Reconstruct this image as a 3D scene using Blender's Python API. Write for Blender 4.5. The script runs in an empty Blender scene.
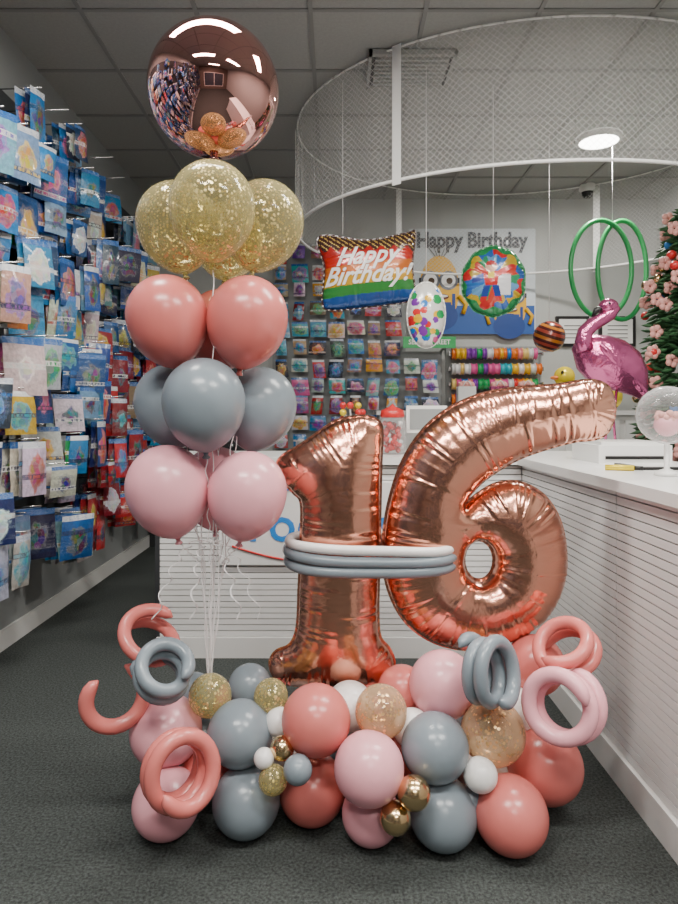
import bpy, math, random
import numpy as np
from mathutils import Vector, Matrix, noise
from mathutils.geometry import delaunay_2d_cdt
random.seed(7)
scene = bpy.context.scene
COL = scene.collection

# ------------------------------------------------------------------ materials
def mat_p(name, color, rough=0.5, metal=0.0, coat=0.0, emis=0.0, spec=0.5, bump=None, var=None):
    m = bpy.data.materials.new(name); m.use_nodes = True
    nt = m.node_tree; b = nt.nodes["Principled BSDF"]
    b.inputs["Base Color"].default_value = (*color, 1)
    b.inputs["Roughness"].default_value = rough
    b.inputs["Metallic"].default_value = metal
    b.inputs["Coat Weight"].default_value = coat
    b.inputs["Coat Roughness"].default_value = 0.08
    b.inputs["Specular IOR Level"].default_value = spec
    if emis:
        b.inputs["Emission Color"].default_value = (*color, 1)
        b.inputs["Emission Strength"].default_value = emis
    tc = nt.nodes.new("ShaderNodeTexCoord")
    if bump:
        n = nt.nodes.new("ShaderNodeTexNoise"); n.inputs["Scale"].default_value = bump[0]
        n.inputs["Detail"].default_value = 4
        bp = nt.nodes.new("ShaderNodeBump"); bp.inputs["Strength"].default_value = bump[1]
        bp.inputs["Distance"].default_value = bump[2] if len(bump) > 2 else 0.005
        nt.links.new(tc.outputs["Object"], n.inputs["Vector"])
        nt.links.new(n.outputs["Fac"], bp.inputs["Height"])
        nt.links.new(bp.outputs["Normal"], b.inputs["Normal"])
    if var:
        n = nt.nodes.new("ShaderNodeTexNoise"); n.inputs["Scale"].default_value = var[0]
        n.inputs["Detail"].default_value = 6; n.inputs["Roughness"].default_value = 0.7
        r = nt.nodes.new("ShaderNodeValToRGB")
        k = var[1]
        r.color_ramp.elements[0].position = 0.35; r.color_ramp.elements[1].position = 0.65
        r.color_ramp.elements[0].color = (*[c*(1-k) for c in color], 1)
        r.color_ramp.elements[1].color = (*[min(1, c*(1+k)) for c in color], 1)
        nt.links.new(tc.outputs["Object"], n.inputs["Vector"])
        nt.links.new(n.outputs["Fac"], r.inputs["Fac"])
        nt.links.new(r.outputs["Color"], b.inputs["Base Color"])
    return m

def mat_attr(name, rough=0.35, coat=0.4, metal=0.0, scale=30, bump=0.3):
    m = mat_p(name, (1, 1, 1), rough, metal, coat, bump=(scale, bump, 0.01))
    nt = m.node_tree; a = nt.nodes.new("ShaderNodeAttribute"); a.attribute_name = "Col"
    nt.links.new(a.outputs["Color"], nt.nodes["Principled BSDF"].inputs["Base Color"])
    return m

def mat_package(name, img_r=0.30, bump=0.55, coat=0.35, vmix=0.45, shade=0.6, vsat=1.7, vval=0.6):
    """printed bag: base colour, picture blob, title bar, header card - driven by each bag's own UVs and colours"""
    m = mat_p(name, (1, 1, 1), 0.3, 0.0, coat, bump=(28, bump, 0.012))
    nt = m.node_tree; N = nt.nodes; L = nt.links; bs = N["Principled BSDF"]
    def math_(op, a, b=None, clamp=False):
        n = N.new("ShaderNodeMath"); n.operation = op; n.use_clamp = clamp
        for i, v in enumerate((a, b)):
            if v is None: continue
            if isinstance(v, (int, float)): n.inputs[i].default_value = v
            else: L.new(v, n.inputs[i])
        return n.outputs[0]
    def mix(f, a, b):
        n = N.new("ShaderNodeMix"); n.data_type = 'RGBA'
        if isinstance(f, float): n.inputs[0].default_value = f
        else: L.new(f, n.inputs[0])
        for k, v in ((6, a), (7, b)):
            if isinstance(v, tuple): n.inputs[k].default_value = (*v, 1)
            else: L.new(v, n.inputs[k])
        return n.outputs[2]
    base = N.new("ShaderNodeAttribute"); base.attribute_name = "Col"
    acc = N.new("ShaderNodeAttribute"); acc.attribute_name = "Acc"
    uv = N.new("ShaderNodeUVMap"); uv.uv_map = "UVMap"
    sep = N.new("ShaderNodeSeparateXYZ"); L.new(uv.outputs[0], sep.inputs[0])
    sd = N.new("ShaderNodeVectorMath"); sd.operation = 'MULTIPLY_ADD'; L.new(acc.outputs["Vector"], sd.inputs[0]); sd.inputs[1].default_value = (41, 37, 53); L.new(uv.outputs[0], sd.inputs[2])
    # per-bag random numbers
    wn0 = N.new("ShaderNodeTexWhiteNoise"); wn0.noise_dimensions = '3D'; L.new(acc.outputs["Vector"], wn0.inputs["Vector"])
    rs = N.new("ShaderNodeSeparateColor"); L.new(wn0.outputs["Color"], rs.inputs[0])
    n1 = N.new("ShaderNodeTexNoise"); n1.inputs["Scale"].default_value = 4.0; n1.inputs["Detail"].default_value = 3; L.new(sd.outputs[0], n1.inputs["Vector"])
    n2 = N.new("ShaderNodeTexNoise"); n2.inputs["Scale"].default_value = 13.0; n2.inputs["Detail"].default_value = 2; L.new(sd.outputs[0], n2.inputs["Vector"])
    vo = N.new("ShaderNodeTexVoronoi"); vo.inputs["Scale"].default_value = 7; L.new(sd.outputs[0], vo.inputs["Vector"])
    hs = N.new("ShaderNodeHueSaturation"); hs.inputs["Saturation"].default_value = vsat; hs.inputs["Value"].default_value = vval; L.new(vo.outputs["Color"], hs.inputs["Color"])
    du = math_('SUBTRACT', sep.outputs[0], 0.5); dv = math_('SUBTRACT', sep.outputs[1], 0.43)
    d = math_('SQRT', math_('ADD', math_('MULTIPLY', du, du), math_('MULTIPLY', dv, dv)))
    d = math_('ADD', d, math_('MULTIPLY', math_('SUBTRACT', n1.outputs["Fac"], 0.5), 0.5))
    d = math_('ADD', d, math_('MULTIPLY', math_('SUBTRACT', rs.outputs[0], 0.5), 0.22))
    img = math_('LESS_THAN', d, img_r); core = math_('LESS_THAN', d, img_r*0.78)
    sha = mix(math_('MULTIPLY', n2.outputs["Fac"], shade), base.outputs["Color"], (0.008, 0.015, 0.04))
    vcol = mix(vmix, acc.outputs["Color"], hs.outputs["Color"])
    c = mix(img, sha, mix(0.15, acc.outputs["Color"], (0.85, 0.85, 0.82)))
    c = mix(core, c, vcol)
    bandp = math_('ADD', math_('MULTIPLY', rs.outputs[1], 0.55), 0.12)
    bd = math_('ABSOLUTE', math_('SUBTRACT', sep.outputs[1], bandp))
    c = mix(math_('LESS_THAN', bd, 0.05), c, mix(math_('GREATER_THAN', rs.outputs[2], 0.5), (0.7, 0.7, 0.68), (0.02, 0.03, 0.08)))
    wn = N.new("ShaderNodeMapping"); wn.inputs["Scale"].default_value = (16, 5, 1); L.new(sd.outputs[0], wn.inputs[0])
    n3 = N.new("ShaderNodeTexNoise"); n3.inputs["Scale"].default_value = 1.0; L.new(wn.outputs[0], n3.inputs["Vector"])
    txt = math_('MULTIPLY', math_('LESS_THAN', bd, 0.03), math_('GREATER_THAN', n3.outputs["Fac"], 0.5))
    c = mix(txt, c, acc.outputs["Color"])
    hd = mix(math_('GREATER_THAN', rs.outputs[2], 0.62), (0.01, 0.10, 0.34), (0.70, 0.71, 0.71))
    c = mix(math_('GREATER_THAN', sep.outputs[1], 0.88), c, hd)
    L.new(c, bs.inputs["Base Color"])
    return m

def mat_confetti(name, tint=(0.98, 0.95, 0.8), gold=(0.85, 0.6, 0.2), body=0.2, dens=0.5, scale=70, film_c=(0.75, 0.66, 0.38)):
    m = bpy.data.materials.new(name); m.use_nodes = True
    nt = m.node_tree; N = nt.nodes; L = nt.links; N.clear()
    out = N.new("ShaderNodeOutputMaterial")
    tr = N.new("ShaderNodeBsdfTransparent"); tr.inputs[0].default_value = (*tint, 1)
    film = N.new("ShaderNodeBsdfPrincipled"); film.inputs["Base Color"].default_value = (*film_c, 1)
    film.inputs["Roughness"].default_value = 0.08
    fr = N.new("ShaderNodeLayerWeight"); fr.inputs["Blend"].default_value = 0.35
    ma = N.new("ShaderNodeMath"); ma.operation = 'MULTIPLY_ADD'; ma.use_clamp = True
    ma.inputs[1].default_value = 0.6; ma.inputs[2].default_value = body
    L.new(fr.outputs["Facing"], ma.inputs[0])
    mx = N.new("ShaderNodeMixShader"); L.new(ma.outputs[0], mx.inputs[0]); L.new(tr.outputs[0], mx.inputs[1]); L.new(film.outputs[0], mx.inputs[2])
    if dens <= 0:
        L.new(mx.outputs[0], out.inputs[0]); return m
    tc = N.new("ShaderNodeTexCoord"); vo = N.new("ShaderNodeTexVoronoi"); vo.inputs["Scale"].default_value = scale
    L.new(tc.outputs["Object"], vo.inputs["Vector"])
    sx = N.new("ShaderNodeSeparateColor"); L.new(vo.outputs["Color"], sx.inputs[0])
    a = N.new("ShaderNodeMath"); a.operation = 'LESS_THAN'; a.inputs[1].default_value = dens; L.new(sx.outputs[0], a.inputs[0])
    b = N.new("ShaderNodeMath"); b.operation = 'LESS_THAN'; b.inputs[1].default_value = 0.42; L.new(vo.outputs["Distance"], b.inputs[0])
    c = N.new("ShaderNodeMath"); c.operation = 'MULTIPLY'; L.new(a.outputs[0], c.inputs[0]); L.new(b.outputs[0], c.inputs[1])
    g = N.new("ShaderNodeBsdfPrincipled"); g.inputs["Base Color"].default_value = (*gold, 1)
    g.inputs["Metallic"].default_value = 0.6; g.inputs["Roughness"].default_value = 0.3
    mx2 = N.new("ShaderNodeMixShader"); L.new(c.outputs[0], mx2.inputs[0]); L.new(mx.outputs[0], mx2.inputs[1]); L.new(g.outputs[0], mx2.inputs[2])
    L.new(mx2.outputs[0], out.inputs[0])
    return m

def mat_sheer(name, color, alpha):
    m = bpy.data.materials.new(name); m.use_nodes = True
    nt = m.node_tree; N = nt.nodes; L = nt.links; N.clear()
    out = N.new("ShaderNodeOutputMaterial")
    tr = N.new("ShaderNodeBsdfTransparent")
    df = N.new("ShaderNodeBsdfDiffuse"); df.inputs[0].default_value = (*color, 1)
    tl = N.new("ShaderNodeBsdfTranslucent"); tl.inputs[0].default_value = (*color, 1)
    m1 = N.new("ShaderNodeMixShader"); m1.inputs[0].default_value = 0.5
    L.new(df.outputs[0], m1.inputs[1]); L.new(tl.outputs[0], m1.inputs[2])
    uv = N.new("ShaderNodeUVMap"); uv.uv_map = "UVMap"
    sp = N.new("ShaderNodeSeparateXYZ"); L.new(uv.outputs[0], sp.inputs[0])
    outs = []
    for sgn in ('ADD', 'SUBTRACT'):
        a = N.new("ShaderNodeMath"); a.operation = sgn; L.new(sp.outputs[0], a.inputs[0]); L.new(sp.outputs[1], a.inputs[1])
        b = N.new("ShaderNodeMath"); b.operation = 'FRACT'; L.new(a.outputs[0], b.inputs[0])
        c = N.new("ShaderNodeMath"); c.operation = 'LESS_THAN'; c.inputs[1].default_value = 0.12; L.new(b.outputs[0], c.inputs[0]); outs.append(c.outputs[0])
    mxm = N.new("ShaderNodeMath"); mxm.operation = 'MAXIMUM'; L.new(outs[0], mxm.inputs[0]); L.new(outs[1], mxm.inputs[1])
    ma = N.new("ShaderNodeMath"); ma.operation = 'MULTIPLY_ADD'; ma.inputs[1].default_value = 0.30; ma.inputs[2].default_value = alpha; L.new(mxm.outputs[0], ma.inputs[0])
    m2 = N.new("ShaderNodeMixShader"); L.new(ma.outputs[0], m2.inputs[0])
    L.new(tr.outputs[0], m2.inputs[1]); L.new(m1.outputs[0], m2.inputs[2]); L.new(m2.outputs[0], out.inputs[0])
    return m

M = {}
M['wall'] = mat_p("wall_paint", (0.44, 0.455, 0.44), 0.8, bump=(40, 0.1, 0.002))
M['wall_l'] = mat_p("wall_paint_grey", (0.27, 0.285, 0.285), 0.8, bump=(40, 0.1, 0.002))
M['wall_f'] = mat_p("wall_paint_taupe", (0.13, 0.105, 0.09), 0.8, bump=(40, 0.1, 0.002))
M['gap_shade'] = mat_p("gap_shade_board", (0.04, 0.045, 0.05), 0.7)  # near-black colour stands in for the shade between hanging bags
M['ceil'] = mat_p("ceiling_tile", (0.35, 0.355, 0.34), 0.9, bump=(120, 0.4, 0.003), var=(60, 0.06))
M['tbar'] = mat_p("ceiling_tbar", (0.25, 0.255, 0.245), 0.6)
M['carpet'] = mat_p("carpet", (0.060, 0.068, 0.065), 0.95, bump=(260, 0.9, 0.006), var=(110, 0.6), spec=0.15)
M['white'] = mat_p("white_laminate", (0.80, 0.80, 0.78), 0.3)
M['trim'] = mat_p("white_trim", (0.72, 0.72, 0.70), 0.45)
M['slat'] = mat_p("white_slat_panel", (0.74, 0.74, 0.73), 0.45)
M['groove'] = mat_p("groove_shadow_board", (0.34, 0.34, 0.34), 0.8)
M['dark'] = mat_p("dark_grey_paint", (0.03, 0.032, 0.035), 0.5)
M['black'] = mat_p("black_plastic", (0.01, 0.01, 0.01), 0.35)
M['metal'] = mat_p("chrome_hook", (0.7, 0.7, 0.7), 0.25, 1.0)
M['rose'] = mat_p("rose_gold_foil", (0.80, 0.385, 0.27), 0.2, 1.0, bump=(14, 0.28, 0.012))
M['orb'] = mat_p("rose_gold_mirror_foil", (0.78, 0.40, 0.36), 0.03, 1.0)
M['coral'] = mat_p("latex_coral", (0.66, 0.175, 0.155), 0.26)
M['pink'] = mat_p("latex_pink", (0.84, 0.385, 0.44), 0.26)
M['grey'] = mat_p("latex_grey", (0.215, 0.26, 0.295), 0.26)
M['wlat'] = mat_p("latex_white", (0.83, 0.81, 0.79), 0.28)
M['chromegold'] = mat_p("chrome_gold_latex", (0.72, 0.52, 0.28), 0.2, 1.0)
M['conf'] = mat_confetti("gold_confetti_balloon", tint=(.95, .92, .72), gold=(.74, .60, .26), body=0.28, dens=0.5, scale=95, film_c=(.48, .42, .20))
M['conf2'] = mat_confetti("rose_confetti_balloon", tint=(0.96, 0.82, 0.66), gold=(0.76, 0.48, 0.22), body=0.3, dens=0.45, scale=85, film_c=(.66, .48, .30))
M['ribbon'] = mat_p("white_ribbon", (0.9, 0.88, 0.88), 0.3)
M['net'] = mat_sheer("white_net", (0.92, 0.92, 0.90), 0.15)
M['pkg'] = mat_package("plastic_packaging", 0.28, vmix=.35, vval=.5)
M['pkg2'] = mat_package("carded_foil_packaging", 0.38, 0.2, coat=.2, vmix=.4, shade=.3, vsat=2.0, vval=.55)
M['print'] = mat_attr("printed_paper", rough=0.5, coat=0.1, bump=0.02)
M['foilp'] = mat_attr("printed_foil", rough=0.22, coat=0.5, metal=0.1, scale=9, bump=0.2)
M['green'] = mat_p("latex_green", (0.03, 0.36, 0.10), 0.3)
M['magenta'] = mat_p("mauve_pink_foil", (0.62, 0.14, 0.32), 0.2, 0.85, bump=(20, 0.5, 0.02))
M['yellow'] = mat_p("yellow_foil", (0.85, 0.65, 0.03), 0.25, 0.2)
M['orange'] = mat_p("orange_foil", (0.9, 0.25, 0.05), 0.3)
M['blue'] = mat_p("blue_plastic", (0.03, 0.22, 0.62), 0.3)
M['red'] = mat_p("red_plastic", (0.6, 0.03, 0.03), 0.3)
M['lamp'] = mat_p("lamp_lens", (1, 0.97, 0.91), 0.4, emis=16)
M['tree'] = mat_p("pine_needles", (0.03, 0.10, 0.035), 0.6)
M['flower'] = mat_p("silk_flower_pink", (0.66, 0.32, 0.28), 0.7)
M['bark'] = mat_p("bark", (0.09, 0.05, 0.03), 0.8)
M['clear'] = mat_confetti("clear_plastic_balloon", tint=(0.96, 0.96, 0.96), body=0.08, dens=0.0, film_c=(.7, .7, .7))
M['glass'] = mat_p("window_glass", (0.05, 0.06, 0.08), 0.05)

# ------------------------------------------------------------------ mesh builder
class MB:
    def __init__(s):
        s.v = []; s.f = []; s.m = []; s.c = []; s.sm = []; s.uv = {}; s.ac = {}
    def add(s, vs, fs, mat=0, col=(1, 1, 1), smooth=True):
        o = len(s.v); s.v.extend([tuple(p) for p in vs])
        for i, f in enumerate(fs):
            s.f.append(tuple(a+o for a in f)); s.m.append(mat); s.sm.append(smooth)
            s.c.append(col[i] if isinstance(col, list) else col)
    def box(s, x0, x1, y0, y1, z0, z1, mat=0, col=(1, 1, 1)):
        vs = [(x, y, z) for z in (z0, z1) for y in (y0, y1) for x in (x0, x1)]
        fs = [(0, 2, 3, 1), (4, 5, 7, 6), (0, 1, 5, 4), (2, 6, 7, 3), (0, 4, 6, 2), (1, 3, 7, 5)]
        s.add(vs, fs, mat, col, False)
    def revolve(s, c, axis, prof, seg=28, mat=0, col=(1, 1, 1)):
        a = Vector(axis).normalized(); q = a.to_track_quat('Z', 'Y').to_matrix(); c = Vector(c)
        vs = []; fs = []
        for r, z in prof:
            for k in range(seg):
                t = 2*math.pi*k/seg
                vs.append(c + q @ Vector((max(r, 1e-5)*math.cos(t), max(r, 1e-5)*math.sin(t), z)))
        for i in range(len(prof)-1):
            for k in range(seg):
                k2 = (k+1) % seg
                fs.append(((i+1)*seg+k, (i+1)*seg+k2, i*seg+k2, i*seg+k))
        s.add(vs, fs, mat, col)
    def cyl(s, a, b, r, seg=12, mat=0, col=(1, 1, 1)):
        a = Vector(a); b = Vector(b); L = (b-a).length
        s.revolve(a, b-a, [(0, L), (r, L), (r, 0), (0, 0)], seg, mat, col)
    def ellipsoid(s, c, rad, mat=0, col=(1, 1, 1), rot=None, seg=24, n=14):
        vs = []; fs = []; c = Vector(c); R = rot or Matrix.Identity(3)
        for i in range(n+1):
            t = math.pi*i/n
            for k in range(seg):
                p = 2*math.pi*k/seg
                vs.append(c + R @ Vector((rad[0]*math.sin(t)*math.cos(p), rad[1]*math.sin(t)*math.sin(p), rad[2]*math.cos(t))))
        for i in range(n):
            for k in range(seg):
                k2 = (k+1) % seg
                fs.append((i*seg+k, (i+1)*seg+k, (i+1)*seg+k2, i*seg+k2))
        s.add(vs, fs, mat, col)
    def tube(s, pts, rad, seg=12, mat=0, col=(1, 1, 1), closed=False):
        pts = [Vector(p) for p in pts]; n = len(pts)
        rr = rad if isinstance(rad, (list, tuple)) else [rad]*n
        T = []
        for i in range(n):
            if closed: t = pts[(i+1) % n]-pts[i-1]
            else: t = pts[min(i+1, n-1)]-pts[max(i-1, 0)]
            T.append(t.normalized())
        u = T[0].orthogonal().normalized(); vs = []; fs = []
        for i in range(n):
            u = (u - T[i]*u.dot(T[i])).normalized(); w = T[i].cross(u)
            for k in range(seg):
                a = 2*math.pi*k/seg
                vs.append(pts[i] + (u*math.cos(a)+w*math.sin(a))*rr[i])
        m = n if closed else n-1
        for i in range(m):
            j = (i+1) % n
            for k in range(seg):
                k2 = (k+1) % seg
                fs.append((i*seg+k, i*seg+k2, j*seg+k2, j*seg+k))
        if not closed:
            fs.append(tuple(range(seg))[::-1]); fs.append(tuple((n-1)*seg+k for k in range(seg)))
        s.add(vs, fs, mat, col)
    def build(s, name, mats, parent=None):
        me = bpy.data.meshes.new(name); me.from_pydata(s.v, [], s.f)
        for m in mats: me.materials.append(m)
        me.polygons.foreach_set("material_index", s.m)
        me.polygons.foreach_set("use_smooth", s.sm)
        at = me.color_attributes.new("Col", 'FLOAT_COLOR', 'CORNER')
        buf = []
        for f, c in zip(s.f, s.c): buf.extend([c[0], c[1], c[2], 1.0]*len(f))
        at.data.foreach_set("color", buf)
        if s.uv:
            ul = me.uv_layers.new(name="UVMap"); b = []; b2 = []
            for i, f in enumerate(s.f):
                u = s.uv.get(i); a = s.ac.get(i, (0, 0, 0))
                for k in range(len(f)):
                    b.extend(u[k] if u else (0, 0)); b2.extend((*a, 1.0))
            ul.data.foreach_set("uv", b)
            a2 = me.color_attributes.new("Acc", 'FLOAT_COLOR', 'CORNER'); a2.data.foreach_set("color", b2)
        me.update()
        o = bpy.data.objects.new(name, me); COL.objects.link(o)
        if parent: o.parent = parent
        return o

def empty(name, loc=(0, 0, 0)):
    e = bpy.data.objects.new(name, None); e.empty_display_size = 0.1; COL.objects.link(e)
    return e

# ------------------------------------------------------------------ foil inflation
def smooth_outline(pts, spacing, closed=True):
    P = [Vector(p) for p in pts]; n = len(P); out = []
    for i in range(n):
        p0, p1, p2, p3 = P[i-1], P[i], P[(i+1) % n], P[(i+2) % n]
        for k in range(12):
            t = k/12
            out.append(0.5*((2*p1)+(p2-p0)*t+(2*p0-5*p1+4*p2-p3)*t*t+(3*p1-p0-3*p2+p3)*t**3))
    A = np.array([(p[0], p[1]) for p in out]); A2 = np.vstack([A, A[:1]])
    d = np.r_[0, np.cumsum(np.linalg.norm(np.diff(A2, axis=0), axis=1))]
    m = max(8, int(d[-1]/spacing)); s = np.linspace(0, d[-1], m, endpoint=False)
    return np.c_[np.interp(s, d, A2[:, 0]), np.interp(s, d, A2[:, 1])]

class Inflate:
    def __init__(s, loops, h):
        s.loops = loops; a = []; b = []; arc = []
        off = 0
        for L in loops:
            n = len(L); nx = np.roll(L, -1, axis=0)
            seg = np.linalg.norm(nx-L, axis=1); cs = np.r_[0, np.cumsum(seg)[:-1]]
            a.append(L); b.append(nx); arc.append(cs+off); off += 1000
        s.a = np.vstack(a); s.b = np.vstack(b); s.arc = np.concatenate(arc)
        mn = s.a.min(0)-3*h; mx = s.a.max(0)+3*h
        s.h = h; s.mn = mn
        nx = int((mx[0]-mn[0])/h)+1; ny = int((mx[1]-mn[1])/h)+1
        X, Y = np.meshgrid(mn[0]+np.arange(nx)*h, mn[1]+np.arange(ny)*h, indexing='ij')
        P = np.c_[X.ravel(), Y.ravel()]
        ins = s.inside(P).reshape(nx, ny); d = s.dist(P)[0].reshape(nx, ny)
        u = np.zeros((nx, ny)); mask = ins & (d > 0.4*h)
        for it in range(3500):
            un = np.zeros_like(u)
            un[1:-1, 1:-1] = 0.25*(u[:-2, 1:-1]+u[2:, 1:-1]+u[1:-1, :-2]+u[1:-1, 2:]+h*h)
            u = np.where(mask, un, 0)
        good = ins & (d > 1.2*h); g = np.where(good, u/np.maximum(d, 1e-9), 0); w = good.astype(float)
        for it in range(6):
            gs = np.zeros_like(g); ws = np.zeros_like(w)
            for dx in (-1, 0, 1):
                for dy in (-1, 0, 1):
                    gs += np.roll(np.roll(g*w, dx, 0), dy, 1); ws += np.roll(np.roll(w, dx, 0), dy, 1)
            nw = (w == 0) & (ws > 0)
            g = np.where(nw, gs/np.maximum(ws, 1e-9), g); w = np.where(nw, 1.0, w)
        s.g = g
    def inside(s, P):
        r = np.zeros(len(P), bool)
        for i in range(len(s.a)):
            x1, y1 = s.a[i]; x2, y2 = s.b[i]
            if y1 == y2: continue
            c = (P[:, 1] > min(y1, y2)) & (P[:, 1] <= max(y1, y2))
            xi = x1+(P[:, 1]-y1)*(x2-x1)/(y2-y1)
            r ^= c & (P[:, 0] < xi)
        return r
    def dist(s, P):
        best = np.full(len(P), 1e9); arc = np.zeros(len(P))
        for i in range(len(s.a)):
            e = s.b[i]-s.a[i]; l2 = e@e+1e-12
            t = np.clip(((P-s.a[i])@e)/l2, 0, 1)
            q = s.a[i]+t[:, None]*e; d = np.hypot(P[:, 0]-q[:, 0], P[:, 1]-q[:, 1])
            m = d < best; best[m] = d[m]; arc[m] = s.arc[i]+t[m]*math.sqrt(l2)
        return best, arc
    def z(s, P):
        d, arc = s.dist(P)
        q = (P-s.mn)/s.h; i = np.clip(q.astype(int), 0, np.array(s.g.shape)-2); f = q-i
        g = s.g
        gg = (g[i[:, 0], i[:, 1]]*(1-f[:, 0])*(1-f[:, 1])+g[i[:, 0]+1, i[:, 1]]*f[:, 0]*(1-f[:, 1])
              + g[i[:, 0], i[:, 1]+1]*(1-f[:, 0])*f[:, 1]+g[i[:, 0]+1, i[:, 1]+1]*f[:, 0]*f[:, 1])
        return np.sqrt(np.maximum(2*gg*d, 0)), d, arc

def foil_mesh(name, loops, h, sp, depth, scale, origin, mats, wr=(0, 1, 1), rotz=0.0, colorfn=None, flange=0.0, parent=None, seed=0, tilt=0.0):
    """loops in design units (x right, y up). Returns object + projector"""
    inf = Inflate(loops, h)
    bp = np.vstack(loops); edges = []; o = 0
    for L in loops:
        n = len(L); edges += [(o+i, o+(i+1) % n) for i in range(n)]; o += n
    mn = bp.min(0); mx = bp.max(0); pts = []
    y = mn[1]; row = 0
    while y < mx[1]:
        x = mn[0]+(sp/2 if row % 2 else 0)
        while x < mx[0]:
            pts.append((x, y)); x += sp
        y += sp*0.866; row += 1
    pts = np.array(pts); k = inf.inside(pts); pts = pts[k]; dd = inf.dist(pts)[0]; pts = pts[dd > sp*0.6]
    allp = np.vstack([bp, pts])
    res = delaunay_2d_cdt([Vector(p) for p in allp], edges, [], 0, 1e-5)
    V = np.array([(v[0], v[1]) for v in res[0]]); F = res[2]
    F = [tuple(f) for f in F if len(f) == 3]
    cen = np.array([V[list(f)].mean(0) for f in F]); keep = inf.inside(cen)
    F = [f for f, kk in zip(F, keep) if kk]
    z, d, arc = inf.z(V)
    isb = d < sp*0.05
    amp, lam, dec = wr
    ph = np.sin(arc*0.061+seed)*2.2+np.sin(arc*0.023+seed*2)*3
    w = 1-np.abs(np.sin(math.pi*arc/lam+ph))*1.6
    w *= 0.55+0.45*np.sin(arc*0.17+seed)
    w += 0.35*np.sin(2*math.pi*arc/(lam*2.7)+2*np.sin(arc*.05))
    w2 = np.exp(-d/(dec*(1+.5*np.sin(arc*.31+seed))))*np.minimum(1, d/(dec*0.25))
    zz = z*depth+amp*w*w2
    zz = np.maximum(zz, 0); zz[isb] = 0
    ox, oy, oz = origin; c, s_ = math.cos(rotz), math.sin(rotz)
    def place(x, y, zf):
        X = x*scale; Yv = -zf*scale + math.sin(tilt)*y*scale; Z = y*scale*math.cos(tilt)
        return (ox+X*c-Yv*s_, oy+X*s_+Yv*c, oz+Z)
    mb = MB(); n = len(V)
    vs = [place(V[i, 0], V[i, 1], zz[i]) for i in range(n)]
    back = {}
    for i in range(n):
        if isb[i]: back[i] = i
        else:
            back[i] = len(vs); vs.append(place(V[i, 0], V[i, 1], -zz[i]))
    fs = []; cols = []
    for f in F:
        cx, cy = V[list(f)].mean(0)
        p = V[list(f)]
        ar = (p[1, 0]-p[0, 0])*(p[2, 1]-p[0, 1])-(p[1, 1]-p[0, 1])*(p[2, 0]-p[0, 0])
        if ar < 0: f = f[::-1]
        col = colorfn(cx, cy) if colorfn else (1, 1, 1)
        fs.append(f); cols.append(col)
        fs.append((back[f[2]], back[f[1]], back[f[0]])); cols.append(col)
    mb.add(vs, fs, 0, cols)
    if flange:
        for L in loops:
            m = len(L); t = np.roll(L, -1, 0)-np.roll(L, 1, 0); t /= np.linalg.norm(t, axis=1)[:, None]+1e-9
            nn = np.c_[t[:, 1], -t[:, 0]]
            test = inf.inside(L+nn*sp*0.5)
            if test.mean() > 0.5: nn = -nn
            O = L+nn*flange
            vv = [place(*L[i], 0) for i in range(m)]+[place(O[i, 0], O[i, 1], 0.25*math.sin(i*1.3)) for i in range(m)]
            ff = [(i, (i+1) % m, m+(i+1) % m, m+i) for i in range(m)]
            mb.add(vv, ff, 0, colorfn(L[0][0], L[0][1]) if colorfn else (1, 1, 1))
    ob = mb.build(name, mats, parent)
    def proj(x, y, off=0.0):
        zf, _, _ = inf.z(np.array([[x, y]]))
        return place(x, y, float(zf[0])*depth+off/scale)
    return ob, proj, place

def text_mesh(name, body, size, mat, fn, parent, shear=0.0, bold=0.012):
    cu = bpy.data.curves.new(name, 'FONT'); cu.body = body; cu.size = size; cu.align_x = 'CENTER'; cu.align_y = 'CENTER'
    cu.shear = shear; cu.offset = size*bold; cu.resolution_u = 3
    tmp = bpy.data.objects.new(name+"_tmp", cu); COL.objects.link(tmp)
    dg = bpy.context.evaluated_depsgraph_get(); dg.update()
    me = bpy.data.meshes.new_from_object(tmp.evaluated_get(dg))
    bpy.data.objects.remove(tmp)
    for v in me.vertices:
        v.co = Vector(fn(v.co.x, v.co.y))
    me.materials.clear(); me.materials.append(mat)
    o = bpy.data.objects.new(name, me); COL.objects.link(o); o.parent = parent
    return o

# ------------------------------------------------------------------ room
XL, XR, YF, YB, H = -1.85, 3.2, -3.5, 6.5, 3.45
def single(name, mat, *b):
    mb = MB(); mb.box(*b); return mb.build(name, [mat])
single("floor", M['carpet'], XL-.1, XR+.1, YF-.1, YB+.1, -.1, 0)
single("ceiling", M['ceil'], XL-.1, XR+.1, YF-.1, YB+.1, H, H+.1)
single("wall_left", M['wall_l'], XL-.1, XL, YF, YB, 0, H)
single("wall_right", M['wall'], XR, XR+.1, YF, YB, 0, H)
single("wall_back", M['wall'], XL-.1, XR+.1, YB, YB+.1, 0, H)
single("wall_front", M['wall_f'], XL-.1, XR+.1, YF-.1, YF, 0, H)
single("baseboard_left", M['trim'], XL, XL+.02, YF, YB, 0, .11)
single("baseboard_back", M['trim'], -.86, XR, YB-.02, YB, 0, .11)
mb = MB()
y = YF+.25
while y < YB:
    mb.box(XL, XR, y-.012, y+.012, H-.008, H); y += .61
x = XL+.5
while x < XR:
    mb.box(x-.012, x+.012, YF, YB, H-.0085, H); x += .61
mb.build("ceiling_grid", [M['tbar']])
mb = MB()
mb.box(-1.75, -.95, YB-.04, YB-.001, 0, 2.1, 0)
for zz0, zz1 in ((.2, .95), (1.1, 1.95)):
    mb.box(-1.63, -1.07, YB-.055, YB-.04, zz0, zz1, 0)
for a in (-1.83, -.95): mb.box(a, a+.08, YB-.06, YB-.001, 0, 2.18, 1)
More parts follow.
